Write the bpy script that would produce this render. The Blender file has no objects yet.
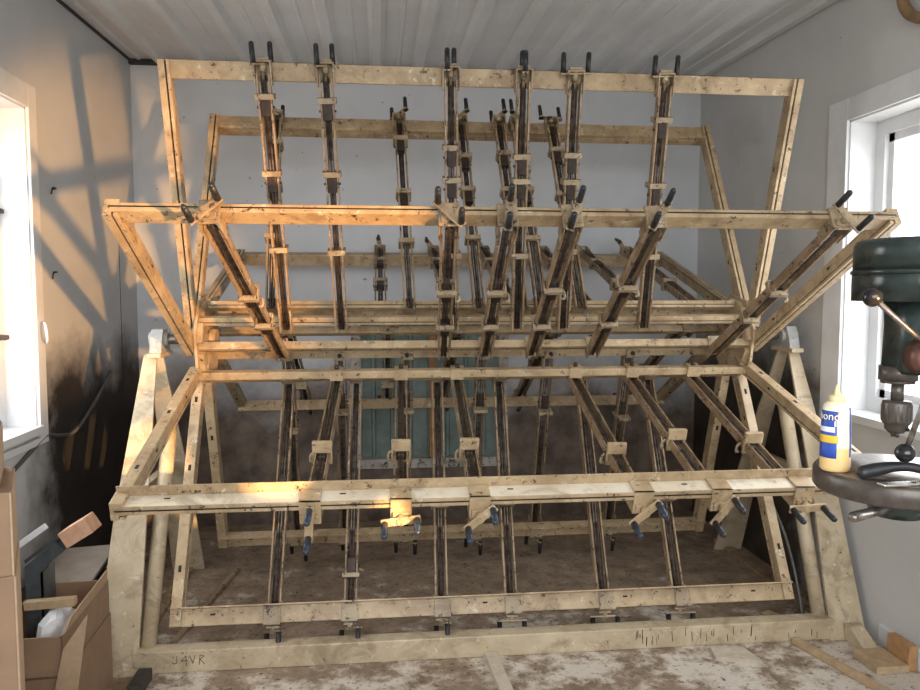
import bpy, bmesh, math, random
from mathutils import Vector, Matrix
random.seed(7)
PI = math.pi
scn = bpy.context.scene
COL = scn.collection
AX = 1.27                 # height of the reel axis
RO = 1.140                # radius of the outer rails
BACK = 1.32               # y of the back wall
XL, XR = -1.95, 1.63      # side walls
CEIL = 2.845

# ------------------------------------------------------------------ materials
def new_mat(name):
    m = bpy.data.materials.new(name); m.use_nodes = True
    nt = m.node_tree; b = nt.nodes['Principled BSDF']
    return m, nt, b
def nz(nt, scale, detail=6, rough=.6, vec=None, dist=0.):
    n = nt.nodes.new('ShaderNodeTexNoise'); n.inputs['Scale'].default_value = scale
    n.inputs['Detail'].default_value = detail; n.inputs['Roughness'].default_value = rough
    n.inputs['Distortion'].default_value = dist
    if vec is not None: nt.links.new(vec, n.inputs['Vector'])
    return n.outputs['Fac']
def ramp(nt, fac, a, b, c0=(0,0,0,1), c1=(1,1,1,1)):
    r = nt.nodes.new('ShaderNodeValToRGB'); e = r.color_ramp.elements
    e[0].position = a; e[1].position = b; e[0].color = c0; e[1].color = c1
    nt.links.new(fac, r.inputs['Fac']); return r.outputs['Color']
def mix(nt, fac, a, b):
    n = nt.nodes.new('ShaderNodeMix'); n.data_type = 'RGBA'
    if isinstance(fac, (int, float)): n.inputs[0].default_value = fac
    else: nt.links.new(fac, n.inputs[0])
    for k, v in ((6, a), (7, b)):
        if isinstance(v, tuple): n.inputs[k].default_value = (*v[:3], 1)
        else: nt.links.new(v, n.inputs[k])
    return n.outputs[2]
def mth(nt, op, a, b=None, clamp=False):
    n = nt.nodes.new('ShaderNodeMath'); n.operation = op; n.use_clamp = clamp
    for k, v in ((0, a), (1, b)):
        if v is None: continue
        if isinstance(v, (int, float)): n.inputs[k].default_value = v
        else: nt.links.new(v, n.inputs[k])
    return n.outputs[0]
def coord(nt, kind='Object'):
    return nt.nodes.new('ShaderNodeTexCoord').outputs[kind]
def world_xyz(nt):
    g = nt.nodes.new('ShaderNodeNewGeometry'); s = nt.nodes.new('ShaderNodeSeparateXYZ')
    nt.links.new(g.outputs['Position'], s.inputs[0]); return g.outputs['Position'], s.outputs
def bump(nt, b, h, strength=.3, dist=.01):
    n = nt.nodes.new('ShaderNodeBump'); n.inputs['Strength'].default_value = strength; n.inputs['Distance'].default_value = dist
    nt.links.new(h, n.inputs['Height']); nt.links.new(n.outputs[0], b.inputs['Normal'])
def plain(name, c, rough=.5, metal=0., var=.15, scale=30, dark=None):
    m, nt, b = new_mat(name)
    v = coord(nt)
    f = ramp(nt, nz(nt, scale, vec=v), .35, .65)
    d = dark or tuple(x*(1-var*2) for x in c)
    nt.links.new(mix(nt, f, d, c), b.inputs['Base Color'])
    b.inputs['Roughness'].default_value = rough; b.inputs['Metallic'].default_value = metal
    return m
def painted(name, c, c2, rust=.40, glue=(.72,.66,.52)):
    # worn enamel with chips, smears of brown grime and drips of dried glue (each has a shape of its own)
    m, nt, b = new_mat(name)
    pos, _ = world_xyz(nt)
    base = mix(nt, ramp(nt, nz(nt, 9, 5, .6, pos), .35, .68), c2, c)
    grime = ramp(nt, nz(nt, 6, 9, .72, pos, .8), .36, .50, (1,1,1,1), (0,0,0,1))
    base = mix(nt, mth(nt, 'MULTIPLY', grime, .62), base, tuple(x*y for x, y in zip(c, (.36,.30,.24))))
    g = ramp(nt, nz(nt, 22, 8, .7, pos, .6), .60, .66)
    base = mix(nt, mth(nt, 'MULTIPLY', g, .6), base, glue)
    r = ramp(nt, nz(nt, 30, 9, .78, pos, .3), rust-.03, rust)
    base = mix(nt, r, (.055,.034,.02), base)
    nt.links.new(base, b.inputs['Base Color'])
    b.inputs['Roughness'].default_value = .42
    bump(nt, b, r, .25, .002)
    return m
M = {}
M['tan'] = painted('tan_enamel', (.52,.39,.235), (.36,.255,.145), .42)
M['clamp'] = painted('worn_clamp_enamel', (.44,.345,.22), (.29,.215,.135), .445)
M['gluefilm'] = painted('pale_glue_film', (.78,.71,.58), (.66,.56,.41), .37)  # window light on the lower front rail's web, put into the colour
M['cream'] = painted('cream_enamel', (.58,.48,.335), (.45,.355,.23), .38)
M['rail'] = painted('worn_rail_enamel', (.42,.30,.18), (.25,.165,.095), .45)
M['rust'] = plain('dark_rusty_steel', (.075,.048,.034), .5, .35, .3, 40, (.022,.015,.012))
M['steel'] = plain('bare_steel', (.36,.33,.30), .33, .8, .2, 60, (.12,.095,.08))
M['rods'] = plain('brown_steel_rod', (.17,.13,.105), .38, .5, .3, 40, (.035,.024,.018))
M['rubber'] = plain('black_rubber', (.018,.018,.02), .45, 0, .2, 60)
M['blue'] = plain('blue_rubber', (.022,.035,.06), .4, 0, .25, 60)
M['hole'] = plain('hole_dark', (.012,.01,.008), .8)
M['ink'] = plain('ink', (.03,.028,.03), .8)
M['greypaint'] = plain('grey_cast_iron', (.42,.42,.40), .5, 0, .12, 40)
M['greenpaint'] = plain('dark_green_enamel', (.035,.050,.045), .22, .1, .25, 25)
M['blackgloss'] = plain('black_bakelite', (.012,.012,.013), .18, 0, .1, 30)
M['dial'] = plain('rusty_red_dial', (.16,.075,.055), .4, .3, .25, 40)
M['irontop'] = plain('machined_iron', (.32,.29,.26), .28, .85, .15, 50, (.16,.12,.09))
M['ironside'] = plain('painted_iron', (.11,.09,.075), .35, .3, .2, 40)
M['chrome'] = plain('silver_steel', (.62,.58,.52), .25, .9, .1, 60)
M['cardboard'] = plain('cardboard', (.30,.19,.115), .85, 0, .08, 12)
M['cardlight'] = plain('cardboard_edge', (.46,.32,.20), .85, 0, .08, 30)
M['sheet'] = plain('grey_board', (.33,.28,.235), .8, 0, .1, 14)
M['lumber'] = plain('lumber', (.52,.37,.22), .7, 0, .12, 25)
M['endgrain'] = plain('pinkish_wood', (.62,.36,.23), .7, 0, .1, 40)
M['paleply'] = plain('pale_plywood', (.55,.47,.36), .75, 0, .12, 25)
M['greysteel'] = plain('grey_sheet_steel', (.10,.115,.125), .4, .4, .2, 20)
M['plastic'] = plain('white_plastic_film', (.75,.76,.78), .35, 0, .06, 30)
M['cable'] = plain('grey_cable', (.10,.095,.09), .5)
M['white'] = plain('white_trim_paint', (.72,.73,.74), .45, 0, .05, 8)
M['darkgap'] = plain('dark_gap', (.05,.048,.045), .9)

def wall_mat(name, c, dark_corner=False, corner_tones=((.010,.008,.007), (.03,.024,.02))):
    m, nt, b = new_mat(name)
    pos, s = world_xyz(nt)
    n1 = nz(nt, 1.6, 7, .65, pos)
    n2 = nz(nt, 7, 6, .6, pos)
    # back wall: brown overspray; side walls: darker low towards the back, ragged edge
    h = mth(nt, 'ADD', s['Z'], mth(nt, 'MULTIPLY', mth(nt, 'SUBTRACT', n1, .5), .8 if dark_corner else 1.1))
    skirt = ramp(nt, mth(nt, 'MULTIPLY', h, .5), *((.49, .64) if dark_corner else (.33, .56)), (1,1,1,1), (0,0,0,1))
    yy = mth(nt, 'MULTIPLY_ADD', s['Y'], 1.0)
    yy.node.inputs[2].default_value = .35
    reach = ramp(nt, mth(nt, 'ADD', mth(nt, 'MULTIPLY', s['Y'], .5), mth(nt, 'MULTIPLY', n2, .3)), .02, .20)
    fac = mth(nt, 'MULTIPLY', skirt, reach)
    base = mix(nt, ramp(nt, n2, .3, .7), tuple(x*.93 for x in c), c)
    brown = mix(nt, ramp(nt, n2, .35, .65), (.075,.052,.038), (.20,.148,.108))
    if dark_corner:
        brown = mix(nt, ramp(nt, n2, .3, .7), *corner_tones)
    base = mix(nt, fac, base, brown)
    # brown specks and scuffs
    sp = ramp(nt, nz(nt, 24, 3, .5, pos), .245, .265, (1,1,1,1), (0,0,0,1))
    base = mix(nt, mth(nt, 'MULTIPLY', sp, .7), base, (.16,.10,.07))
    nt.links.new(base, b.inputs['Base Color']); b.inputs['Roughness'].default_value = .6
    bump(nt, b, n2, .08, .01)
    return m
M['wall'] = wall_mat('whitewashed_wall', (.62,.64,.665))
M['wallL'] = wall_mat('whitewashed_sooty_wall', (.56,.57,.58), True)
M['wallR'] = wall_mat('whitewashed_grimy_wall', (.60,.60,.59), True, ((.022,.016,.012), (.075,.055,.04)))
def floor_mat():
    m, nt, b = new_mat('dirty_floor')
    pos, s = world_xyz(nt)
    n1 = nz(nt, 1.7, 8, .62, pos, .3); n2 = nz(nt, 9, 8, .7, pos); n3 = nz(nt, 40, 6, .7, pos)
    base = mix(nt, ramp(nt, n2, .32, .68), (.16,.11,.072), (.40,.30,.21))
    w = mth(nt, 'ADD', n1, mth(nt, 'MULTIPLY', mth(nt, 'SUBTRACT', n2, .5), .9))
    front = ramp(nt, s['Y'], 0, 1, (1,1,1,1), (0,0,0,1))
    front.node.color_ramp.elements[0].position = 0.0
    mp = nt.nodes.new('ShaderNodeMapRange'); mp.inputs[1].default_value = .2; mp.inputs[2].default_value = -.75
    mp.inputs[3].default_value = -.10; mp.inputs[4].default_value = .12
    nt.links.new(s['Y'], mp.inputs[0])
    white = ramp(nt, mth(nt, 'ADD', w, mp.outputs[0]), .54, .68)
    base = mix(nt, white, base, (.60,.535,.45))
    spots = ramp(nt, n3, .35, .43)
    base = mix(nt, spots, (.055,.038,.027), base)
    nt.links.new(base, b.inputs['Base Color']); b.inputs['Roughness'].default_value = .75
    bump(nt, b, n3, .35, .008)
    return m
M['floor'] = floor_mat()
def ceil_mat():
    m, nt, b = new_mat('white_ribbed_steel')
    pos, s = world_xyz(nt)
    f = ramp(nt, nz(nt, 2.2, 5, .6, pos), .3, .7)
    nt.links.new(mix(nt, f, (.62,.62,.61), (.74,.75,.76)), b.inputs['Base Color'])
    b.inputs['Roughness'].default_value = .38
    return m
M['ceiling'] = ceil_mat()
def teal_mat():
    m, nt, b = new_mat('teal_corrugated')
    pos, s = world_xyz(nt)
    f = ramp(nt, nz(nt, 6, 7, .7, pos), .3, .7)
    nt.links.new(mix(nt, f, (.11,.145,.13), (.23,.30,.27)), b.inputs['Base Color']); b.inputs['Roughness'].default_value = .5
    return m
M['teal'] = teal_mat()
def glass_mat():
    m, nt, b = new_mat('window_glass')
    nt.nodes.remove(b)
    o = nt.nodes['Material Output']; t = nt.nodes.new('ShaderNodeBsdfTransparent'); g = nt.nodes.new('ShaderNodeBsdfGlossy')
    g.inputs['Roughness'].default_value = .02; x = nt.nodes.new('ShaderNodeMixShader'); x.inputs[0].default_value = .06
    nt.links.new(t.outputs[0], x.inputs[1]); nt.links.new(g.outputs[0], x.inputs[2]); nt.links.new(x.outputs[0], o.inputs[0])
    return m
M['glass'] = glass_mat()
def glue_mat():
    m, nt, b = new_mat('cream_glue_bottle')
    _, s = world_xyz(nt)
    tc = nt.nodes.new('ShaderNodeTexCoord'); sp = nt.nodes.new('ShaderNodeSeparateXYZ'); nt.links.new(tc.outputs['Object'], sp.inputs[0])
    f = ramp(nt, sp.outputs['Z'], .043, .047)
    nt.links.new(mix(nt, f, (.80,.56,.25), (.88,.80,.58)), b.inputs['Base Color'])
    b.inputs['Roughness'].default_value = .3; b.inputs['Subsurface Weight'].default_value = .4
    b.inputs['Subsurface Radius'].default_value = (.02,.015,.01)
    return m
M['glue'] = glue_mat()
M['labelblue'] = plain('label_blue', (.03,.085,.42), .35, 0, .05)
M['labelyellow'] = plain('label_yellow', (.85,.50,.04), .35, 0, .05)
M['labelwhite'] = plain('label_white', (.85,.85,.85), .4, 0, .03)
M['capcream'] = plain('cream_cap', (.80,.68,.38), .4, 0, .08)

# ------------------------------------------------------------------ mesh builder
class MB:
    def __init__(self): self.bm = bmesh.new(); self.mi = 0
    def _mark(self, verts, smooth=False):
        vs = set(verts)
        for f in self.bm.faces:
            if f.material_index == 0 and all(v in vs for v in f.verts):
                f.material_index = self.mi
                if smooth and len(f.verts) == 4: f.smooth = True
    def box(self, c, s, rot=None, bev=0.):
        sub = bmesh.new(); bmesh.ops.create_cube(sub, size=1)
        bmesh.ops.scale(sub, vec=s, verts=sub.verts)
        if bev: bmesh.ops.bevel(sub, geom=sub.edges[:], offset=bev, segments=2, affect='EDGES', profile=.6)
        m = Matrix.Translation(c) @ (rot.to_4x4() if rot is not None else Matrix())
        return self.add(sub, m)
    def add(self, sub, m=None, smooth=None):
        if m is not None: bmesh.ops.transform(sub, matrix=m, verts=sub.verts)
        mp = {}
        for v in sub.verts: mp[v] = self.bm.verts.new(v.co)
        for f in sub.faces:
            try: nf = self.bm.faces.new([mp[v] for v in f.verts])
            except ValueError: continue
            nf.material_index = self.mi; nf.smooth = f.smooth if smooth is None else smooth
        sub.free(); return self
    def b2(self, x0, x1, y0, y1, z0, z1, bev=0.):
        return self.box(((x0+x1)/2, (y0+y1)/2, (z0+z1)/2), (x1-x0, y1-y0, z1-z0), None, bev)
    def cyl(self, p, q, r, r2=None, n=14, caps=True):
        p, q = Vector(p), Vector(q); d = q-p
        sub = bmesh.new()
        bmesh.ops.create_cone(sub, cap_ends=caps, segments=n, radius1=r, radius2=r if r2 is None else r2, depth=d.length)
        for f in sub.faces: f.smooth = len(f.verts) == 4
        m = Matrix.Translation((p+q)/2) @ d.to_track_quat('Z', 'Y').to_matrix().to_4x4()
        return self.add(sub, m)
    def ball(self, c, r, s=(1,1,1), n=14):
        sub = bmesh.new(); bmesh.ops.create_uvsphere(sub, u_segments=n, v_segments=max(8, n*2//3), radius=r)
        for f in sub.faces: f.smooth = True
        return self.add(sub, Matrix.Translation(c) @ Matrix.Diagonal((*s, 1)))
    def lathe(self, prof, c=(0,0,0), n=28, sx=1, sy=1):
        sub = bmesh.new(); rings = []
        for r, z in prof:
            rings.append([sub.verts.new((c[0]+sx*r*math.cos(2*PI*k/n), c[1]+sy*r*math.sin(2*PI*k/n), c[2]+z)) for k in range(n)])
        for a, b in zip(rings, rings[1:]):
            for k in range(n):
                f = sub.faces.new((a[k], a[(k+1) % n], b[(k+1) % n], b[k])); f.smooth = True
        sub.faces.new(rings[0][::-1]); sub.faces.new(rings[-1])
        return self.add(sub)
    def prism(self, poly, d, origin=(0,0,0), ex=(1,0,0), ey=(0,0,1), en=(0,1,0)):
        # poly in the (ex, ey) plane, extruded by d along en
        ex, ey, en, o = Vector(ex), Vector(ey), Vector(en), Vector(origin)
        sub = bmesh.new()
        a = [sub.verts.new(o+ex*u+ey*v) for u, v in poly]; b = [sub.verts.new(o+ex*u+ey*v+en*d) for u, v in poly]
        n = len(poly); sub.faces.new(a); sub.faces.new(b[::-1])
        for k in range(n): sub.faces.new((a[k], b[k], b[(k+1) % n], a[(k+1) % n]))
        bmesh.ops.recalc_face_normals(sub, faces=sub.faces[:])
        return self.add(sub)
    def loft(self, secs, smooth=False):
        # list of equally long point loops joined to a closed solid
        sub = bmesh.new(); R = [[sub.verts.new(p) for p in s] for s in secs]; n = len(R[0])
        for a, b in zip(R, R[1:]):
            for k in range(n):
                f = sub.faces.new((a[k], a[(k+1) % n], b[(k+1) % n], b[k])); f.smooth = smooth
        sub.faces.new(R[0][::-1]); sub.faces.new(R[-1])
        bmesh.ops.recalc_face_normals(sub, faces=sub.faces[:])
        return self.add(sub)
    def tube(self, pts, r, n=8, steps=6, radii=None):
        P = [Vector(p) for p in pts]; out = []; rr = []
        m = len(P)
        for i in range(m-1):
            p0, p1, p2, p3 = P[max(i-1, 0)], P[i], P[i+1], P[min(i+2, m-1)]
            for s in range(steps):
                t = s/steps
                out.append(.5*((2*p1)+(p2-p0)*t+(2*p0-5*p1+4*p2-p3)*t*t+(3*p1-p0-3*p2+p3)*t**3))
                rr.append(radii[i]*(1-t)+radii[i+1]*t if radii else r)
        out.append(P[-1]); rr.append(radii[-1] if radii else r)
        secs = []; up = None
        for i, p in enumerate(out):
            d = (out[min(i+1, len(out)-1)]-out[max(i-1, 0)]).normalized()
            if up is None: up = d.orthogonal().normalized()
            up = (up-d*up.dot(d)).normalized(); w = d.cross(up)
            secs.append([p+rr[i]*(math.cos(2*PI*k/n)*up+math.sin(2*PI*k/n)*w) for k in range(n)])
        return self.loft(secs, True)
    def mesh(self, name, *mats):
        me = bpy.data.meshes.new(name); self.bm.normal_update(); self.bm.to_mesh(me); self.bm.free()
        for m in mats: me.materials.append(M[m] if isinstance(m, str) else m)
        return me
def link(name, me, parent=None, loc=(0,0,0), rot=(0,0,0)):
    o = bpy.data.objects.new(name, me); COL.objects.link(o)
    o.location = loc; o.rotation_euler = rot
    if parent: o.parent = parent
    return o
def thing(name, label, cat, loc=(0,0,0), rot=(0,0,0), group=None):
    o = link(name, None, None, loc, rot); o.empty_display_size = .05
    return tag(o, label, cat, group)
def tag(o, label, cat, group=None):
    o['label'] = label; o['category'] = cat
    if group: o['group'] = group
    return o
def struct(name, me, parent=None):
    o = link(name, me, parent)
    if parent is None: o['kind'] = 'structure'
    return o
def part(name, mb, parent, *mats):
    return link(name, mb.mesh(name, *mats), parent)

# ------------------------------------------------------------------ the room
YF = -4.7
m = MB(); m.b2(XL-.2, XR+.2, YF, BACK+.2, -.12, 0); struct('floor', m.mesh('floor', 'floor'))
# ribbed steel ceiling, rising a little towards the back
m = MB(); prof = []
def ce(y): return CEIL + .03*(y-.3)
x = XL-.2
ribs = [-2.02+.258*k for k in range(16)]
top = []
for c in ribs:
    for dx, dz in ((-.045, 0), (-.022, -.028), (.022, -.028), (.045, 0), (.115, 0), (.122, -.006), (.138, -.006), (.145, 0)):
        if XL-.2 < c+dx < XR+.2: top.append((c+dx, dz))
pts = [(XL-.2, 0)]+top+[(XR+.2, 0)]
secs = []
for y in (YF, BACK-.03):
    secs.append([Vector((u, y, ce(y)+v)) for u, v in pts]+[Vector((u, y, ce(y)+.05)) for u, v in reversed(pts)])
m.loft(secs); struct('ceiling', m.mesh('ceiling', 'ceiling'))
# back wall, with the boarded-up opening
BX0, BX1, BZ0, BZ1 = -.60, .31, .40, 1.31
def wall_with_hole(m, plane, a0, a1, z0, z1, h, n0, n1):
    # h = (a0, a1, z0, z1) opening
    def bb(p0, p1, q0, q1):
        if plane == 'y': m.b2(p0, p1, n0, n1, q0, q1)
        else: m.b2(n0, n1, p0, p1, q0, q1)
    bb(a0, h[0], z0, z1); bb(h[1], a1, z0, z1); bb(h[0], h[1], z0, h[2]); bb(h[0], h[1], h[3], z1)
m = MB(); wall_with_hole(m, 'y', XL, XR, 0, 3.0, (BX0, BX1, BZ0, BZ1), BACK, BACK+.2)
struct('wall_back', m.mesh('wall_back', 'wall'))
LW = (-1.25, -.09, AX-.37, AX+.99); RW = (-1.75, -.285, AX-.33, AX+.975)
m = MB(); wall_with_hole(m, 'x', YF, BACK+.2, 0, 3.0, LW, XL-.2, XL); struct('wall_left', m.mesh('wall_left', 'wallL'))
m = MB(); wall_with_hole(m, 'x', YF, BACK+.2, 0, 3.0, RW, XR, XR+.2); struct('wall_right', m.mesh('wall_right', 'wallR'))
m = MB(); wall_with_hole(m, 'y', XL, XR, 0, 3.0, (-1.6, 1.4, 1.0, 2.6), YF-.15, YF); struct('wall_front', m.mesh('wall_front', 'wall'))  # unseen wall added behind the camera, opening sized for the fill light
# dark gap strips where the ceiling meets the walls
m = MB()
m.b2(XL, XR, BACK-.032, BACK, ce(BACK)-.03, ce(BACK)+.03)
struct('trim_1', m.mesh('trim_1', 'darkgap'))
for nm, xx in (('trim_2', XL), ('trim_3', XR)):
    m = MB(); s = 1 if xx < 0 else -1
    m.loft([[Vector((xx, y, ce(y)-.012)), Vector((xx+s*.012, y, ce(y)-.012)), Vector((xx+s*.012, y, ce(y)+.02)), Vector((xx, y, ce(y)+.02))] for y in (YF, BACK-.03)])
    struct(nm, m.mesh(nm, 'darkgap'))
m = MB(); m.b2(XL-.001, XL+.0015, 1.02, 1.024, .9, 1.95); struct('trim_4', m.mesh('trim_4', 'darkgap'))   # panel seam
# low plinth on the right wall
m = MB(); m.b2(XR-.012, XR, YF, -.62, 0, .085, .003); struct('baseboard_right', m.mesh('baseboard_right', 'white'))

def side_window(n, xw, s, W, latch):
    """s = +1: outside lies towards +x"""
    y0, y1, z0, z1 = W
    m = MB()            # casing on the room side, reveal boards, sill
    c = .075 if s < 0 else .14
    a, b = (xw-s*.016, xw) if s > 0 else (xw, xw+.016)
    m.b2(a, b, y1, y1+c, z0-.05, z1+.10, .003); m.b2(a, b, y0-.1, y0, z0-.05, z1+.10, .003); m.b2(a, b, y0, y1, z1, z1+.10, .003)
    if s < 0: m.b2(a, b, y0-.1, y1+c, z0-.08, z0-.05, .003)
    fr = struct('window_%d' % n, m.mesh('window_frame', 'white'))
    d = .12; xo = xw+s*d
    def bx(mm, p, q, *r): mm.b2(min(p, q), max(p, q), *r)
    m = MB()
    bx(m, xw-s*.001, xw+s*.2, y1-.008, y1+.002, z0, z1); bx(m, xw-s*.001, xw+s*.2, y0-.002, y0+.008, z0, z1)
    bx(m, xw-s*.001, xw+s*.2, y0, y1, z1-.008, z1+.002)
    link('reveal', m.mesh('reveal', 'white'), fr)
    m = MB(); bx(m, xw-s*.03, xw+s*.2, y0, y1, z0-.03, z0+.004); link('sill', m.mesh('sill', 'white'), fr)
    m = MB(); w = .07
    bx(m, xo, xo+s*.06, y1-w, y1-.008, z0, z1-.008); bx(m, xo, xo+s*.06, y0+.008, y0+w, z0, z1-.008)
    bx(m, xo, xo+s*.06, y0+w, y1-w, z0+.004, z0+w); bx(m, xo, xo+s*.06, y0+w, y1-w, z1-w, z1-.008)
    # inner sash step
    bx(m, xo+s*.02, xo+s*.05, y1-w-.035, y1-w, z0+w, z1-w); bx(m, xo+s*.02, xo+s*.05, y0+w, y0+w+.035, z0+w, z1-w)
    bx(m, xo+s*.02, xo+s*.05, y0+w, y1-w, z0+w, z0+w+.035); bx(m, xo+s*.02, xo+s*.05, y0+w, y1-w, z1-w-.035, z1-w)
    link('sash', m.mesh('sash', 'white'), fr)
    m = MB(); bx(m, xo+s*.033, xo+s*.037, y0+w+.03, y1-w-.03, z0+w+.03, z1-w-.03)
    link('pane', m.mesh('pane', 'glass'), fr)
    if latch:
        for zz in latch:
            m = MB(); yy = y1-w+.02
            m.cyl((xo, yy, zz), (xo-s*.03, yy, zz), .012); m.box((xo-s*.03, yy-.045, zz), (.012, .13, .02), None, .004)
            link('latch', m.mesh('latch', 'rust'), fr)
    return fr
side_window(1, XL, -1, LW, (AX+.55, AX+.02))
side_window(2, XR, 1, RW, ())
# boarded window in the back wall
m = MB(); t = .05
m.b2(BX0-t, BX0+.01, BACK-.02, BACK+.12, BZ0-t, BZ1+t); m.b2(BX1-.01, BX1+t, BACK-.02, BACK+.12, BZ0-t, BZ1+t)
m.b2(BX0, BX1, BACK-.03, BACK+.12, BZ0-t, BZ0+.01); m.b2(BX0, BX1, BACK-.02, BACK+.12, BZ1-.01, BZ1+t)
fr = struct('window_3', m.mesh('window_3', painted('peeling_white_paint', (.55,.54,.50), (.38,.34,.28), .45)))
m = MB(); pr_ = []
u = BX0
while u < BX1:
    for dx, dz in ((0, 0), (.075, 0), (.082, -.016), (.098, -.016), (.105, 0)):
        pr_.append((min(u+dx, BX1+.004+.0001*len(pr_)), dz))
    u += .12
m.loft([[Vector((a, BACK+.05+b, z)) for a, b in pr_]+[Vector((a, BACK+.075, z)) for a, b in reversed(pr_)] for z in (BZ0, BZ1)])
link('board_panel', m.mesh('board_panel', 'teal'), fr)
m = MB(); m.b2(-.15, -.105, BACK, BACK+.045, BZ0+.01, BZ1-.01, .003); link('stud', m.mesh('stud', plain('orange_stud', (.42,.20,.08), .6)), fr)

# ------------------------------------------------------------------ the reel
PHI = {k: .4094+i*PI/4 for i, k in enumerate('DABCHGFE')}
DEL = math.atan2(.08, 1.026); LEN = 1.031
# each frame sits a little differently on the old reel (outward, sideways)
OFF = dict(A=(.013,0), B=(.015,0), C=(.02,.0), D=(.005,0), E=(.032,-.030), F=(.048,0), G=(.012,-.01), H=(.01,0))
def leaf(k):
    p = PHI[k]; a, b = OFF[k]; r = RO+a
    return Vector((0, -r*math.cos(p)+b*math.sin(p), AX+r*math.sin(p)+b*math.cos(p))), PI-(p+DEL)
# leaf frame: +y outward, +z the side the clamps hang on, x along the rail
def outer_mesh(lit_web):
    m = MB()
    m.b2(-1.300, 1.300, -.034, .036, -.016, .015, .004)
    m.b2(-1.300, 1.300, -.036, -.030, -.016, -.050, .0015) if False else m.b2(-1.300, 1.300, -.036, -.030, -.050, -.014, .0015)
    m.mi = 2; m.b2(-1.298, 1.298, -.028, .033, -.0168, -.0155)      # on the lower front rail, window light painted in as a pale film
    m.mi = 1
    m.b2(-1.29, 1.29, .0362, .0368, -.004, .001)     # dark seam along the face
    for xx in (-1.15, -.6, -.05, .55, 1.12):
        m.b2(xx, xx+.02, -.01, -.003, -.0173, -.0168)
    return m.mesh('outer_rail', 'tan', 'hole', 'gluefilm' if lit_web else 'tan')
def inner_mesh():
    m = MB(); m.b2(-1.262, 1.262, -LEN-.018, -LEN+.018, -.018, .018, .004)
    m.mi = 1; m.b2(-1.262, 1.262, -LEN-.006, -LEN-.002, .0181, .0185)
    return m.mesh('inner_rail', 'tan', 'rust')
def arm_mesh(s):
    m = MB(); x0, x1 = (1.260, 1.304) if s > 0 else (-1.304, -1.260)
    m.b2(x0, x1, -LEN-.03, .036, -.03, .016, .004)
    if s > 0: m.b2(x0, x0+.012, -LEN-.03, .036, .020, .031, .0015); m.b2(x0+.019, x1, -LEN-.03, .036, .012, .031, .0015)
    else: m.b2(x1-.012, x1, -LEN-.03, .036, .020, .031, .0015); m.b2(x0, x1-.019, -LEN-.03, .036, .012, .031, .0015)
    m.mi = 1
    m.b2(x0+.003, x1-.003, -LEN-.02, .03, .015, .0215)
    for yy in (-.93, -.62, -.2):
        m.b2((x0+x1)/2-.006, (x0+x1)/2+.006, yy, yy+.026, -.0306, -.0301)
    xi = x0 if s > 0 else x1
    for yy in (-.80, -.35):
        m.b2(xi-.0006, xi+.0006, yy, yy+.02, -.012, -.003)
    return m.mesh('arm', 'tan', 'hole')
reel = thing('clamp_reel', 'tan rusty steel reel of eight rectangular frames around a central axis, carrying the clamps', 'clamp rack', (0, 0, AX))
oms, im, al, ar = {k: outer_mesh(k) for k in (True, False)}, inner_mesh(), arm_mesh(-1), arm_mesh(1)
for k in 'DABCHGFE':
    o, th = leaf(k); l = o-Vector((0, 0, AX))
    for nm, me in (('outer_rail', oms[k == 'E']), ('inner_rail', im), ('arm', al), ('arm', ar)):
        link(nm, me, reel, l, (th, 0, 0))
for s in (-1, 1):
    m = MB()
    pts8 = [(.205*math.cos(PI/8+k*PI/4+.2), .205*math.sin(PI/8+k*PI/4+.2)) for k in range(8)]
    m.prism(pts8, .012, (s*1.252-.006, 0, 0), (0,1,0), (0,0,1), (1,0,0))
    for k in range(8):
        a = .2+k*PI/4
        m.prism([(-.03,.05), (.03,.05), (.045,.175), (-.045,.175)], .03, (s*1.240-.015, 0, 0), (0, math.cos(a), -math.sin(a)), (0, math.sin(a), math.cos(a)), (1,0,0))
    m.cyl((s*1.20, 0, 0), (s*1.35, 0, 0), .045, n=24)
    part('end_plate', m, reel, 'tan')
    m = MB(); m.cyl((s*1.34, 0, 0), (s*1.47, 0, 0), .022, n=20); part('axle', m, reel, 'steel')

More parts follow.
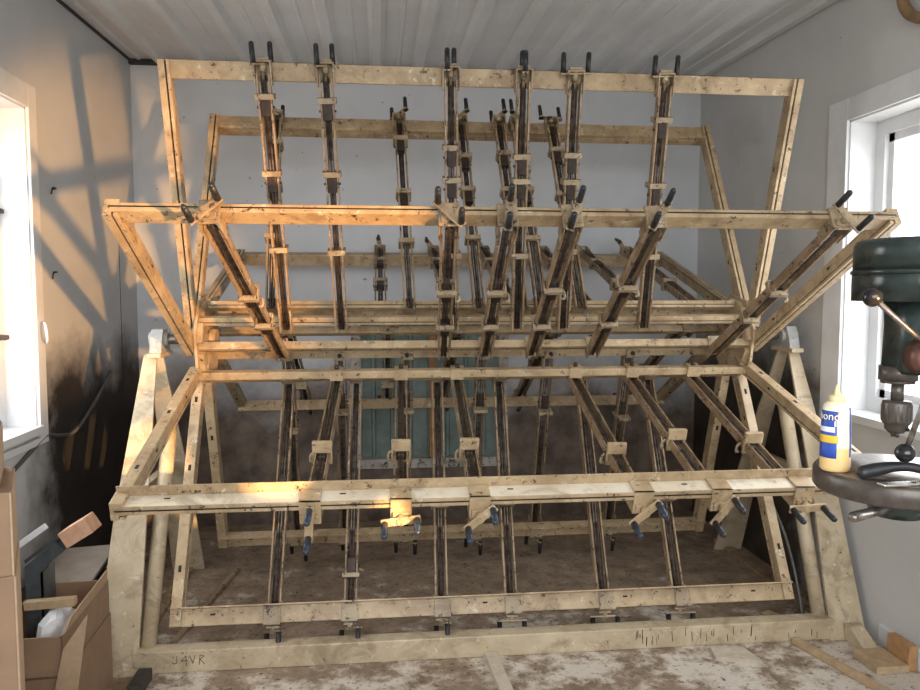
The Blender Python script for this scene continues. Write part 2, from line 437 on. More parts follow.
# ------------------------------------------------------------------ the clamps
def clamp_meshes():
    d = {}
    TL = -1.065; zc = .022
    for s, nm in ((-1, 'rl'), (1, 'rr')):
        m = MB()        # C channel: outer flange with two short lips
        x0 = s*.027
        m.b2(min(x0, x0-s*.004), max(x0, x0-s*.004), TL, -.005, zc, zc+.036, .001)
        m.b2(min(x0, x0-s*.0065), max(x0, x0-s*.0065), TL, -.005, zc, zc+.003)
        m.b2(min(x0, x0-s*.007), max(x0, x0-s*.007), TL, -.005, zc+.033, zc+.036)
        d[nm] = m.mesh('side_rail', 'rail')
    m = MB()
    for s in (-1, 1):
        m.cyl((s*.0062, TL+.004, zc+.016), (s*.0062, -.012, zc+.016), .0062, n=10)
    d['rods'] = m.mesh('guide_rods', 'rods')
    m = MB(); m.cyl((0, -.33, zc+.016), (0, .034, zc+.016), .0085, n=12)
    for k in range(24): m.cyl((0, -.33+k*.0125, zc+.016), (0, -.326+k*.0125, zc+.016), .0098, n=10)
    d['screw'] = m.mesh('screw', 'rust')
    m = MB()            # head: wraps the outer rail
    m.b2(-.034, .034, .0375, .044, -.024, zc+.04, .002); m.b2(-.034, .034, -.028, .044, -.024, -.018, .002)
    m.b2(-.034, -.029, -.05, .04, .017, zc+.04, .001); m.b2(.029, .034, -.05, .04, .017, zc+.04, .001)
    m.b2(-.026, .026, .0445, .054, zc+.002, zc+.03, .002)
    d['head'] = m.mesh('head_bracket', 'clamp')
    m = MB(); m.box((0, .078, 0), (.128, .008, .028), None, .003); m.cyl((0, .05, 0), (0, .086, 0), .013, n=16); m.cyl((0, .02, 0), (0, .05, 0), .0085, n=12)
    d['crank'] = m.mesh('crank_bar', 'clamp')
    m = MB(); m.cyl((0, .076, 0), (0, .150, 0), .0108, .0100, n=14); m.ball((0, .150, 0), .0100, n=12); m.cyl((0, .074, 0), (0, .080, 0), .0125, n=14)
    d['grip'] = m.mesh('grip', 'rubber')
    d['gripb'] = d['grip'].copy(); d['gripb'].materials.clear(); d['gripb'].materials.append(M['blue'])
    m = MB()            # sliding jaw: plate across the rails
    m.b2(-.037, .037, -.011, .011, zc+.030, zc+.050, .002); m.b2(-.035, .035, -.011, .011, zc-.016, zc+.001, .002)
    m.b2(-.037, -.031, -.011, .011, zc-.014, zc+.048); m.b2(.031, .037, -.011, .011, zc-.014, zc+.048)
    d['jaw'] = m.mesh('sliding_jaw', 'clamp')
    m = MB()            # tall jaw face, on the work side (-z)
    m.b2(-.036, .036, -.008, .010, zc-.042, zc+.002, .003); m.b2(-.036, .036, -.006, .006, zc+.034, zc+.05, .002)
    m.b2(-.036, -.030, -.006, .006, zc, zc+.05); m.b2(.030, .036, -.006, .006, zc, zc+.05)
    d['face'] = m.mesh('jaw_face', 'clamp')
    m = MB(); m.b2(-.018, .018, -.075, .01, zc+.003, zc+.04, .003); m.cyl((-.034, -.04, zc+.018), (.034, -.04, zc+.018), .005, n=10)
    d['block'] = m.mesh('jaw_block', 'rust')
    m = MB(); m.b2(-.03, .03, -LEN-.026, -LEN+.026, -.026, -.020, .002); m.b2(-.03, .03, -LEN-.027, -LEN-.021, -.026, .024, .001); m.b2(-.03, .03, -LEN+.021, -LEN+.027, -.026, .024, .001)
    d['hook'] = m.mesh('tail_hook', 'clamp')
    m = MB(); m.cyl((0, -LEN, -.026), (0, -LEN, -.042), .011, .008, n=12)
    d['bolt'] = m.mesh('tail_bolt', 'rust')
    m = MB(); m.tube([(.03, 0, zc+.02), (.045, .004, zc+.03), (.047, .004, zc+.055), (.036, 0, zc+.058)], .0055, 8, 4)
    d['loop'] = m.mesh('pin_loop', 'clamp')
    return d
CM = clamp_meshes()
for _k in ('head', 'crank', 'face', 'hook'):       # lit copies: lighter paint stands in for light on the lower front rail's clamps
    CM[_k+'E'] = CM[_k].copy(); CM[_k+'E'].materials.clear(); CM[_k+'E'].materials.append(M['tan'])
ORD = {6: ['leftmost', 'second from left', 'third from left', 'third from right', 'second from right', 'rightmost'],
       5: ['leftmost', 'second from left', 'middle', 'second from right', 'rightmost']}
RAIL = {'A': 'topmost front rail', 'B': 'upper rear rail', 'C': 'short middle rear rail', 'D': 'widest front rail',
 'E': 'lower front rail', 'F': 'bottom front rail', 'G': 'bottom rear rail', 'H': 'low rear rail'}
X = dict(A=[-.909,-.67,-.179,.114,.326,.701], B=[-.977,-.36,-.043,.157,.247,.434], C=[-.462,-.142,.164,.531,.784,1.065],
 D=[-.984,-.243,-.054,.158,.439,1.079], E=[-.691,-.402,-.146,.405,.676,.971], F=[-.907,-.597,-.218,.077,.479,.811],
 G=[-.907,-.658,-.337,.033,.367,.779], H=[-.912,-.426,-.084,.396,1.074])
ANG = dict(A=[57, 58, 70, 87, 4, 12], B=[60, -50, -55, -60, 62, 8], C=[80, 50, 60, 45, 30, 55], D=[45, -48, 82, 68, 55, -62],
 E=[86, 8, 42, 45, 60, 4], F=[55, 48, 68, 8, 10, 6], G=[40, 70, 12, 48, 55, 60], H=[70, 30, 50, 80, 20])
JAWS = dict(A=[(-.09,-.385,-.70), (-.10,-.385,-.71), (-.27,-.40,-.72), (-.30,-.40,-.72), (-.29,-.40,-.70), (-.14,-.41,-.72)],
 B=[(-.16,-.41,-.70), (-.12,-.44,-.72), (-.22,-.42,-.7), (-.2,-.42,-.7), (-.3,-.42,-.7), (-.17,-.44,-.7)],
 C=[(-.3,-.72)]*6, D=[(-.46,-.70), (-.42,-.72), (-.42,-.72), (-.40,-.72), (-.38,-.70), (-.42,-.66)],
 E=[(-.36,), (-.36,), (-.36,), (-.30,), (-.40,), (-.36,)], F=[(-.5,), (-.14,), (-.42,), (-.42,), (-.44,), (-.42,)],
 G=[(-.62,), (-.72,), (-.72,), (-.72,), (-.70,), (-.66,)], H=[(-.3,), (-.3,), (-.45,), (-.5,), (-.4,)])
DX = dict(A=.035, B=.03, C=0., D=.06, E=.03, F=.02, G=.0, H=.0)
LOOK = {('E',0): 'clamp with blue upright crank', ('E',1): 'clamp with blue grips, level crank', ('E',2): 'blue-gripped clamp with numbered crank',
 ('E',3): 'clamp with blue slanting crank', ('E',4): 'clamp with black steep crank', ('E',5): 'clamp with black level crank'}
def clamp_look(k, i):
    if (k, i) in LOOK: return LOOK[(k, i)]
    a = abs(ANG[k][i])
    return 'rusty tan clamp, ' + ('level crank' if a < 25 else ('slanting crank' if a < 66 else 'crank edge-on'))
def clamp_strokes(text, sc):
    """thin pen strokes for hand-written marks, as lists of segments in (u, v)"""
    G = {'1': [((.5,0),(.5,1))], '0': [((.2,0),(.8,0)),((.8,0),(.8,1)),((.8,1),(.2,1)),((.2,1),(.2,0))],
         'J': [((.7,1),(.7,.1)),((.7,.1),(.3,0)),((.3,0),(.15,.25))], '4': [((.75,-.3),(.75,1)),((.75,1),(.15,.35)),((.15,.35),(.9,.35))],
         'V': [((.1,1),(.5,0)),((.5,0),(.8,1))], 'R': [((.2,-.2),(.3,1)),((.3,1),(.8,.85)),((.8,.85),(.3,.45)),((.3,.45),(.85,-.2))]}
    out = []; u = 0
    for ch in text:
        for a, b in G[ch]: out.append(((u+a[0])*sc, a[1]*sc, (u+b[0])*sc, b[1]*sc))
        u += 1.05
    return out
def build_clamp(k, i):
    o, th = leaf(k)
    swing = math.asin(DX[k]/LEN) if (k, i) != ('D', 0) else .085
    if (k, i) == ('D', 5): swing = 0.
    R = Matrix.Rotation(th, 4, 'X') @ Matrix.Rotation(swing, 4, 'Z')
    c = thing('bar_clamp', '%s, %s on the %s' % (clamp_look(k, i), ORD[len(X[k])][i], RAIL[k]), 'clamp', o+Vector((X[k][i], 0, 0)), R.to_euler(), 'bar clamps hung on the reel')
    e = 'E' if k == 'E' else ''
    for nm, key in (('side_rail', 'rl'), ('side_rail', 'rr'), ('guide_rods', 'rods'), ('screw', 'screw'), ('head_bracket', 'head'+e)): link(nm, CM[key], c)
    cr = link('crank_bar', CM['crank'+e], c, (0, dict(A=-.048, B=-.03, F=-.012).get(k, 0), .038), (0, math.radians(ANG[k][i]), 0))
    bl = k == 'E' and i < 4
    for s in (-1, 1): link('grip', CM['gripb' if bl else 'grip'], cr, (s*.052, 0, 0))
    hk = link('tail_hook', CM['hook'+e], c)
    link('tail_bolt', CM['bolt'], hk)
    for n, y in enumerate(JAWS[k][i]):
        if k in 'E' or (k in 'FGH'):
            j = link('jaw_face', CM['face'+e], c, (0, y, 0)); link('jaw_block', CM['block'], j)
        else:
            j = link('sliding_jaw', CM['jaw'], c, (0, y, 0))
            if n < 2: link('jaw_block', CM['block'], j)
    if k in 'EDF':
        lp = link('pin_loop', CM['loop'], c, (-.078 if k == 'E' else 0, JAWS[k][i][0]-.03, 0))
        if k == 'E': lp.location = (0, JAWS[k][i][0]-.03, 0); lp.scale = (-1, 1, 1)
    if (k, i) == ('E', 2):
        m = MB()
        for u0, v0, u1, v1 in clamp_strokes('101', .011):
            a, b = Vector((.016-u0, .0826, v0-.006)), Vector((.016-u1, .0826, v1-.006))
            m.cyl(a, b, .0009, n=5)
        st = link('pencil_number', m.mesh('pencil_number', 'ink'), cr, (0, 0, 0))
        st['label'] = 'hand-written number on the crank bar'
    return c
for k in 'ABCDEFGH':
    for i in range(len(X[k])): build_clamp(k, i)

# ------------------------------------------------------------------ the stand
stand = thing('rack_stand', 'cream painted steel stand with tapered plate legs and floor beams holding the big reel', 'stand', (0, 0, 0))
def leg(s, f):
    # f=+1 front, -1 back: tapered plate leg leaning in to the bearing
    def xs(a): return s*a
    rows = [(-.575, .0, 1.41, 1.575), (-.35, .57, 1.425, 1.553), (-.05, 1.205, 1.452, 1.507)] if s < 0 else [(-.575, .0, 1.44, 1.60), (-.35, .57, 1.475, 1.59), (-.05, 1.205, 1.505, 1.556)]
    m = MB(); secs = []
    for y, z, a, b in rows:
        y *= f; w = .014*f
        secs.append([Vector((xs(a), y, z)), Vector((xs(b), y, z)), Vector((xs(b), y+w, z)), Vector((xs(a), y+w, z))])
    m.loft(secs)
    return m
for s in (-1, 1):
    for f in (1, -1):
        lg = part('leg', leg(s, f), stand, 'cream')
        if s > 0 or f > 0:
            m = MB(); a, b = (1.50, 1.565) if s > 0 else (1.50, 1.56)
            m.prism([(-.57*f, .001), (-.57*f, .07), (-.60*f, .07), (-.70*f, .018), (-.70*f, .001)], b-a, (min(s*a, s*b), 0, 0), (0,1,0), (0,0,1), (1,0,0)); part('foot', m, stand, 'cream')
    m = MB(); xx = 1.452 if s < 0 else 1.525          # bearing casting
    m.prism([(-.075,-.06), (.075,-.06), (.06,-.01), (.035,.045), (-.035,.045), (-.06,-.01)], .05, (s*xx-.025, 0, AX), (0,1,0), (0,0,1), (1,0,0))
    m.cyl((s*xx-.04, 0, AX), (s*xx+.04, 0, AX), .032, n=20)
    for y in (-.055, .055): m.cyl((s*xx, y, AX-.06), (s*xx, y, AX-.005), .009, n=8); 
    bs = part('bearing', m, stand, 'greypaint')
    m = MB(); m.b2(s*xx-.03, s*xx+.03, -.10, .10, AX-.078, AX-.058, .004); part('bearing_plate', m, stand, 'cream')
    m = MB(); x0, x1 = (1.388, 1.378) if s < 0 else (1.425, 1.455)
    m.cyl((s*x0, -.50, .075), (s*x1, -.11, .965), .031, n=20); m.cyl((s*x1, -.11, .965), (s*x1, -.108, .970), .022, n=16)
    part('strut_pipe', m, stand, 'cream')
    m = MB(); xb = 1.49 if s < 0 else 1.52
    m.b2(s*xb-.025, s*xb+.025, -.53, .55, .0, .02, .003); part('side_beam', m, stand, 'rail')
    m = MB(); m.b2(s*xb-.02, s*xb+.02, -.27, .27, .60, .65, .004); part('cross_brace', m, stand, 'cream')
m = MB(); m.b2(-1.43, 1.455, -.565, -.495, .0, .088, .005); fb = part('floor_beam', m, stand, 'cream')
m = MB()
for u0, v0, u1, v1 in clamp_strokes('J4VR', .032):
    m.cyl((-1.285+u0, -.5652, .036+v0), (-1.285+u1, -.5652, .036+v1), .0012, n=5)
sc = link('scribble', m.mesh('scribble', 'ink'), fb); sc['label'] = 'dark hand-written marks on the beam'
m = MB()
for xx in [random.uniform(.55, 1.4) for _ in range(26)]:
    z0 = random.uniform(.01, .05); z1 = min(.082, z0+random.uniform(.01, .05))
    m.cyl((xx, -.5653, z0), (xx+random.uniform(-.004, .004), -.5653, z1), random.uniform(.0008, .002), n=5)
link('dark_drips', m.mesh('dark_drips', 'rust'), fb)

# ------------------------------------------------------------------ floor odds and ends
m = MB(); m.box((-.02, -.74, .0125), (.05, .33, .025), Matrix.Rotation(.06, 3, 'Z'), .002)
tag(link('lumber_stick', m.mesh('lumber_stick', 'paleply')), 'pale wooden stick poking out from under the floor beam, mid-front', 'stick')
m = MB(); m.prism([(.87,-.69), (1.04,-.745), (1.02,-.62), (.885,-.60)], .016, (0,0,0), (1,0,0), (0,1,0), (0,0,1))
tag(link('plywood_scrap', m.mesh('plywood_scrap', 'paleply')), 'small pale plywood offcut lying in front of the floor beam at right', 'wood scrap')
m = MB(); m.box((1.345, -.88, .012), (.035, .62, .022), Matrix.Rotation(.24, 3, 'Z'), .002)
tag(link('lumber_stick', m.mesh('lumber_stick', 'lumber')), 'long thin wooden stick lying by the right stand leg', 'stick')
m = MB(); m.b2(1.44, 1.575, -.87, -.715, 0, .03, .004)
tag(link('wood_block', m.mesh('wood_block', 'lumber')), 'flat tan board lying in the right corner by the stand foot', 'wood block')
m = MB(); m.b2(1.578, 1.615, -.86, -.73, .0, .10, .004)
tag(link('wood_block', m.mesh('wood_block', plain('orange_wood', (.50,.27,.12), .7))), 'orange wooden block upright against the right wall at the floor', 'wood block')
m = MB(); m.box((-1.29, .05, .01), (.022, .95, .018), Matrix.Rotation(-.13, 3, 'Z'), .002)
tag(link('lumber_stick', m.mesh('lumber_stick', 'rail')), 'dark brown lath on the dirty floor beside the left stand leg', 'stick')
m = MB(); m.box((1.30, -.36, .012), (.06, .10, .024), Matrix.Rotation(.5, 3, 'Z'), .003)
tag(link('wood_block', m.mesh('wood_block', 'lumber')), 'little wood offcut behind the floor beam near the right pipe', 'wood block')
m = MB(); m.box((.46, -.42, .008), (.018, .19, .014), Matrix.Rotation(.35, 3, 'Z'), .002)
tag(link('lumber_stick', m.mesh('lumber_stick', 'lumber')), 'short splinter of wood behind the floor beam under the bottom clamps', 'stick')
m = MB(); m.b2(-1.395, -1.345, -.74, -.60, .0, .045, .003)
tag(link('wood_block', m.mesh('wood_block', plain('dark_block', (.06,.05,.04), .8))), 'dark block on the floor in front of the left stand leg', 'wood block')
# cable down the right strut and cable on the left wall
m = MB(); m.tube([(1.33, .05, 1.0), (1.335, -.12, .75), (1.33, -.22, .55), (1.36, -.32, .38), (1.365, -.42, .2), (1.37, -.46, .012), (1.30, -.40, .012)], .007, 8, 6)
tag(link('power_cable', m.mesh('power_cable', 'cable')), 'dark cable hanging down beside the right strut pipe', 'cable')
m = MB(); m.tube([(XL+.008, -.42, .735), (XL+.008, -.2, .80), (XL+.008, -.03, .845), (XL+.008, .12, .82), (XL+.008, .30, .81), (XL+.008, .55, .91), (XL+.008, .8, 1.04)], .009, 8, 6)
tag(link('power_cable', m.mesh('power_cable', 'cable')), 'grey cable looping along the sooty left wall under the window', 'cable')
# nails and hook on the left wall
for (yy, zz, lab, ln) in ((.10, AX+.68, 'bent nail in the left wall, higher of two, right of the window', .05), (.08, AX+.30, 'bent nail in the left wall, lower of two, right of the window', .05)):
    m = MB(); m.tube([(XL, yy+.05, zz), (XL+.02, yy+.045, zz+.002), (XL+.024, yy, zz), (XL+.02, yy-.008, zz-.03)], .004, 6, 4)
    tag(link('wall_nail', m.mesh('wall_nail', 'rust')), lab, 'nail')
m = MB(); m.tube([(XL+.017, -.03, AX+.08), (XL+.05, -.09, AX+.07), (XL+.06, -.10, AX+.02), (XL+.04, -.05, AX-.01)], .006, 6, 5)
tag(link('wire_hook', m.mesh('wire_hook', 'white')), 'small curled white wire hook on the left window casing', 'hook')
# tan ring at the very top right
m = MB(); m.tube([(XR-.03, -.63+.17*math.cos(a)-.17, AX+1.42+.17*math.sin(a)) for a in [k*PI/8 for k in range(17)]], .022, 8, 3)
tag(link('wooden_ring', m.mesh('wooden_ring', plain('brown_wood', (.28,.17,.08), .6))), 'rounded tan wooden ring hung high on the right wall, cut by the frame', 'ring')

# ------------------------------------------------------------------ left-hand clutter
def open_box(name, x0, x1, y0, y1, z0, z1, label, flaps=True):
    t = thing(name, label, 'box', (x0, y0, z0)); w = .006
    dx, dy, dz = x1-x0, y1-y0, z1-z0
    m = MB(); m.b2(0, dx, 0, dy, 0, w)
    m.b2(0, dx, 0, w, 0, dz); m.b2(0, dx, dy-w, dy, 0, dz); m.b2(0, w, 0, dy, 0, dz); m.b2(dx-w, dx, 0, dy, 0, dz)
    part('carton', m, t, 'cardboard')
    return t, dx, dy, dz
# stacked cartons at the frame's left edge
def closed_box(cx, cy, wx, wy, z0, z1, rz, label):
    """cx, cy: right front corner"""
    R = Matrix.Rotation(rz, 3, 'Z'); c = Vector((cx, cy, z0))+R @ Vector((-wx/2, wy/2, 0))
    t = thing('cardboard_box', label, 'box', c, (0, 0, rz), 'cartons stacked at the left edge')
    a, b = wx/2, wy/2
    m = MB(); m.b2(-a, a, -b, b, 0, z1-z0, .004); part('carton', m, t, 'cardboard')
    m = MB(); m.b2(a-.001, a+.003, -b, -b+.02, .0, z1-z0-.002); m.b2(a-.001, a+.003, -b+.022, b, .006, z1-z0-.006); part('corrugated_edge', m, t, 'cardlight')
    return t
closed_box(-1.315, -1.70, .38, .30, 0, .825, .40, 'tall brown cardboard box at bottom left edge, lowest of the stack')
closed_box(-1.318, -1.70, .36, .30, .825, 1.022, .40, 'brown cardboard box at left edge, sitting on the tall box')
closed_box(-1.352, -1.68, .30, .26, 1.022, 1.15, .40, 'orange-brown narrow box at left edge, topmost of the stack')
# open carton on a low carton
t = thing('cardboard_box', 'closed low cardboard box under the open one, left of the stand', 'box', (-1.70, -1.10, 0), (0, 0, .05))
m = MB(); m.b2(0, .232, 0, .5, 0, .266, .004); part('carton', m, t, 'cardboard')
ob, dx, dy, dz = open_box('cardboard_box', -1.70, -1.468, -1.10, -.62, .268, .40, 'open brown cardboard box full of scraps, left of the stand leg')
ob.rotation_euler = (0, 0, .05)
m = MB(); m.prism([(0,0), (.44,0), (.40,.06), (.03,.04)], .005, (dx-.004, .02, dz), (0,1,0), (.25,0,.97), (1,0,0)); part('flap', m, ob, 'cardlight')
m = MB(); m.prism([(-1.505,0), (-1.494,.203), (-1.456,.372), (-1.380,.479), (-1.424,.20), (-1.455,0)], .006, (0,-1.112,0), (1,0,0), (0,0,1), (0,1,0))
tag(link('cardboard_sheet', m.mesh('cardboard_sheet', 'cardlight')), 'tan sheet of cardboard leaning between the open box and the stand leg', 'cardboard')
m = MB(); m.loft([[Vector((-1.80, -.62, .30)), Vector((-1.60, -.60, .325)), Vector((-1.60, -.61, .335)), Vector((-1.80, -.63, .31))],
                  [Vector((-1.86, -.18, .375)), Vector((-1.592, -.20, .395)), Vector((-1.592, -.21, .405)), Vector((-1.86, -.19, .385))]])
tag(link('grey_board', m.mesh('grey_board', 'sheet')), 'grey-tan board lying behind the open box, beside the left stand leg', 'board')
m = MB(); m.b2(-1.90, -1.62, -.56, -.2, 0, .30, .004); tag(link('storage_crate', m.mesh('storage_crate', plain('dark_crate', (.05,.042,.036), .8))), 'dark crate in the left corner under the grey board', 'crate')
# grey steel machine arm standing in the open box
g = thing('saw_arm', 'grey sheet steel machine bracket with a slanting arm standing in the open box', 'machine', (-1.61, -.88, .276))
m = MB(); m.prism([(-.055,0), (.0,0), (.0,.26), (.07,.335), (.045,.36), (-.055,.28)], .006, (0,0,0), (1,0,0), (0,0,1), (0,1,0)); m.prism([(-.006,0), (.0,0), (.0,.26), (-.006,.26)], .10, (0,0,0), (1,0,0), (0,0,1), (0,1,0)); part('bracket', m, g, 'greysteel')
m = MB(); m.prism([(-.03,.24), (.125,.38), (.105,.405), (-.05,.265)], .035, (0,.02,0), (1,0,0), (0,0,1), (0,1,0)); part('arm', m, g, 'greysteel')
m = MB(); m.prism([(-.08,.27), (.09,.40), (.085,.408), (-.085,.28)], .06, (0,.06,0), (1,0,0), (0,0,1), (0,1,0)); part('back_plate', m, g, 'greysteel')
b = Matrix.Rotation(-.55, 3, 'Y')
m = MB(); m.box((-1.49, -.86, .672), (.10, .09, .058), b, .004)
tag(link('wood_block', m.mesh('wood_block', 'endgrain')), 'pinkish wooden block on top of the slanting grey arm at left', 'wood block')
m = MB(); m.box((-1.745, -.90, .585), (.40, .012, .020), Matrix.Rotation(-.62, 3, 'Y'), .002)
tag(link('metal_strip', m.mesh('metal_strip', 'plastic')), 'bright white strip slanting above the open box at left', 'strip')
m = MB(); m.box((-1.565, -.93, .447), (.16, .03, .028), Matrix.Rotation(-.05, 3, 'Y'), .002)
tag(link('wood_lath', m.mesh('wood_lath', 'lumber')), 'short tan lath lying across the open box at left', 'stick')
m = MB()
secs = []
rr = random.Random(3)
for j, (z, r) in enumerate(((.276, .05), (.33, .07), (.385, .062), (.415, .035), (.425, .006))):
    secs.append([Vector((-1.545+(.95*r*(1+.25*rr.uniform(-1, 1)))*math.cos(2*PI*k/10)*.9, -.92+(1.3*r*(1+.25*rr.uniform(-1, 1)))*math.sin(2*PI*k/10), z+rr.uniform(-.008, .008))) for k in range(10)])
m.loft(secs); tag(link('plastic_bag', m.mesh('plastic_bag', 'plastic')), 'crumpled white plastic bag inside the open cardboard box', 'bag')
m = MB(); secs = []
for j, (z, r) in enumerate(((0, .10), (.05, .12), (.09, .10), (.115, .04), (.12, .005))):
    secs.append([Vector((-1.30+r*(1+.2*rr.uniform(-1, 1))*math.cos(2*PI*k/12)*.8, -1.52+r*(1+.2*rr.uniform(-1, 1))*math.sin(2*PI*k/12), .26+z+rr.uniform(-.006, .006))) for k in range(12)])
m.loft(secs); tag(link('plastic_bag', m.mesh('plastic_bag', 'plastic')), 'white plastic bag at the very bottom left beside the tall box', 'bag')
m = MB(); m.b2(-1.40, -1.19, -1.62, -1.42, 0, .258, .004); tag(link('cardboard_box', m.mesh('cardboard_box', 'cardboard')), 'small brown carton under the white bag at bottom left edge', 'box')

# ------------------------------------------------------------------ drill press
DX0, DY0 = .497, -2.2
dp = thing('drill_press', 'dark green drill press with round iron table at the right edge', 'drill press', (DX0+.26, DY0+.10, 0))
L = lambda x, y, z: (x-(DX0+.26), y-(DY0+.10), z)      # world to local
H = AX
m = MB(); m.b2(-.20, .16, -.24, .24, 0, .05, .012); part('base', m, dp, 'greenpaint')
m = MB(); m.cyl((0,0,.04), (0,0,H+.20), .038, n=24); part('column', m, dp, 'irontop')
# pulley hood: rounded at the spindle end, with a rim
def hood_poly(x0, x1, y0, y1, r, n=10):
    p = []
    for k in range(n+1):
        a = PI+PI/2*k/n; p.append((x0+r+r*math.cos(a), y0+r+r*math.sin(a)))
    p += [(x1, y0), (x1, y1)]
    for k in range(n+1):
        a = PI/2+PI/2*k/n; p.append((x0+r+r*math.cos(a), y1-r+r*math.sin(a)))
    return p
hx = DX0+.26; hy = DY0+.10
def hood(z0, z1, inset, bev):
    m = MB()
    def ins(d): return hood_poly(.424-hx+d, .93-hx, -2.315-hy+d, -2.08-hy-d, max(.02, .105-d))
    secs = []
    for z, d in ((z0, inset), (z1-bev, inset), (z1-bev*.3, inset+bev*.35), (z1, inset+bev)):
        secs.append([Vector((u, v, z)) for u, v in ins(d)])
    m.loft(secs, True); return m
part('pulley_hood', hood(H+.252, H+.310, .004, .012), dp, 'greenpaint')
part('hood_rim', hood(H+.245, H+.2525, .0, .002), dp, 'greenpaint')
part('hood_base', hood(H+.195, H+.2455, .003, .002), dp, 'greenpaint')
m = MB()
m.loft([[Vector((u-hx, v-hy, z)) for u, v in hood_poly(x0, .80, -2.27, -2.15, .045, 6)] for z, x0 in ((H+.20, .474), (H+.15, .478), (H+.072, .475), (H+.062, .481))], True)
hd = part('head_casting', m, dp, 'greenpaint')
m = MB(); m.cyl(L(DX0, DY0, H+.075), L(DX0, DY0, H+.048), .033, n=24); m.cyl(L(DX0, DY0, H+.048), L(DX0, DY0, H+.042), .029, n=24); part('quill', m, dp, 'ironside')
m = MB(); m.cyl(L(DX0, DY0, H+.045), L(DX0, DY0, H+.008), .011, n=16); m.cyl(L(DX0, DY0, H+.008), L(DX0, DY0, H-.004), .013, n=16); sp = part('spindle', m, dp, 'ironside')
m = MB(); m.lathe([(.013,.006), (.024,.004), (.0255,0), (.0255,-.034), (.023,-.038), (.0205,-.040), (.020,-.048), (.013,-.056), (.010,-.056)], L(DX0, DY0, H+.004)); 
for k in range(18):
    a = 2*PI*k/18; c_, s_ = math.cos(a), math.sin(a)
    m.box(L(DX0+.0255*c_, DY0+.0255*s_, H-.013), (.0016, .003, .03), Matrix.Rotation(a, 3, 'Z'))
for k in range(3):
    a = 2*PI*k/3+.4; m.cyl(L(DX0+.007*math.cos(a), DY0+.007*math.sin(a), H-.05), L(DX0+.004*math.cos(a), DY0+.004*math.sin(a), H-.059), .0035, n=8)
m.mi = 1; m.cyl(L(DX0+.008, DY0-.019, H-.043), L(DX0+.009, DY0-.0225, H-.043), .0032, n=10)
ch = part('chuck', m, dp, 'ironside', 'hole')
# feed hub with its levers and black ball knobs
fx, fz = .492, H+.098
m = MB(); m.cyl(L(fx, -2.26, fz), L(fx, -2.30, fz), .032, n=24); m.cyl(L(fx, -2.30, fz), L(fx, -2.325, fz), .022, .018, n=20); fh = part('feed_hub', m, dp, 'dial')
for (qx, qz, qy, rb) in ((.371, H+.203, -2.30, .0165), (.442, H-.068, -2.30, .0165), (.66, H+.09, -2.35, .0145)):
    m = MB(); m.cyl(L(fx, -2.312, fz), L(qx, qy, qz), .0048, n=12); lv = part('feed_lever', m, fh, 'steel')
    m = MB(); m.ball(L(qx, qy, qz), rb, n=18); part('ball_knob', m, lv, 'blackgloss')
# round table
TX, TY, TZ, TR = .497, -2.21, H-.120, .145
m = MB(); m.lathe([(TR-.012,-.042), (TR-.004,-.04), (TR,-.034), (TR,-.006), (TR-.004,0), (.03,0), (.001,0)], L(TX, TY, TZ), 64)
tb = part('round_table', m, dp, 'ironside')
m = MB(); m.lathe([(TR-.006,0), (TR-.007,.0012), (.02,.0014), (.001,.0014)], L(TX, TY, TZ), 64); part('table_face', m, tb, 'irontop')
m = MB(); m.cyl(L(TX, TY, TZ-.04), L(TX, TY, TZ-.085), .06, .045, n=24); m.box(L((TX+hx)/2, (TY+hy)/2, TZ-.065), (.26, .07, .05), Matrix.Rotation(.40, 3, 'Z'), .008); m.cyl(L(hx, hy, TZ-.11), L(hx, hy, TZ-.01), .055, n=24); part('table_bracket', m, dp, 'greenpaint')
m = MB(); m.cyl(L(TX-.03, TY-.03, TZ-.062), L(TX-.105, TY-.03, TZ-.078), .008, .010, n=12); m.ball(L(TX-.105, TY-.03, TZ-.078), .010, n=10); part('clamp_lever', m, dp, 'steel')

# things on the drill table
TT = TZ+.0014
gb = thing('glue_bottle', 'cream plastic glue bottle with a blue and yellow label on the drill table', 'bottle', (.374, -2.205, TT))
m = MB(); m.lathe([(.022,0), (.0255,.003), (.0262,.01), (.0262,.050), (.0250,.085), (.0240,.115), (.022,.123), (.015,.128), (.0125,.130)], (0,0,0), 40); part('bottle_body', m, gb, 'glue')
m = MB(); m.lathe([(.0142,.1285), (.0142,.138), (.012,.140), (.006,.141), (.0045,.150), (.003,.158), (.001,.160)], (0,0,0), 24); part('nozzle_cap', m, gb, 'capcream')
def brad(z): return .0262 if z < .05 else .0262-.0022*(z-.05)/.065
LA = math.atan2(-1.283, -.855)-.85      # label centre, turned to the left of the viewer
def wrap(me_or_mb, z0, z1, a0, a1, off, n=14, rows=6):
    sub = bmesh.new(); g_ = []
    for j in range(rows+1):
        z = z0+(z1-z0)*j/rows
        g_.append([(brad(z), a0+(a1-a0)*k/n, z) for k in range(n+1)])
    def V(r, a, z): return sub.verts.new((r*math.cos(a), r*math.sin(a), z))
    O = [[V(r+off, a, z) for r, a, z in row] for row in g_]; I = [[V(r-.0005, a, z) for r, a, z in row] for row in g_]
    for j in range(rows):
        for k in range(n):
            f = sub.faces.new((O[j][k], O[j][k+1], O[j+1][k+1], O[j+1][k])); f.smooth = True
    for j in range(rows):
        sub.faces.new((O[j][0], O[j+1][0], I[j+1][0], I[j][0])); sub.faces.new((O[j][n], I[j][n], I[j+1][n], O[j+1][n]))
    for k in range(n):
        sub.faces.new((O[0][k], I[0][k], I[0][k+1], O[0][k+1])); sub.faces.new((O[rows][k], O[rows][k+1], I[rows][k+1], I[rows][k]))
    me_or_mb.add(sub)
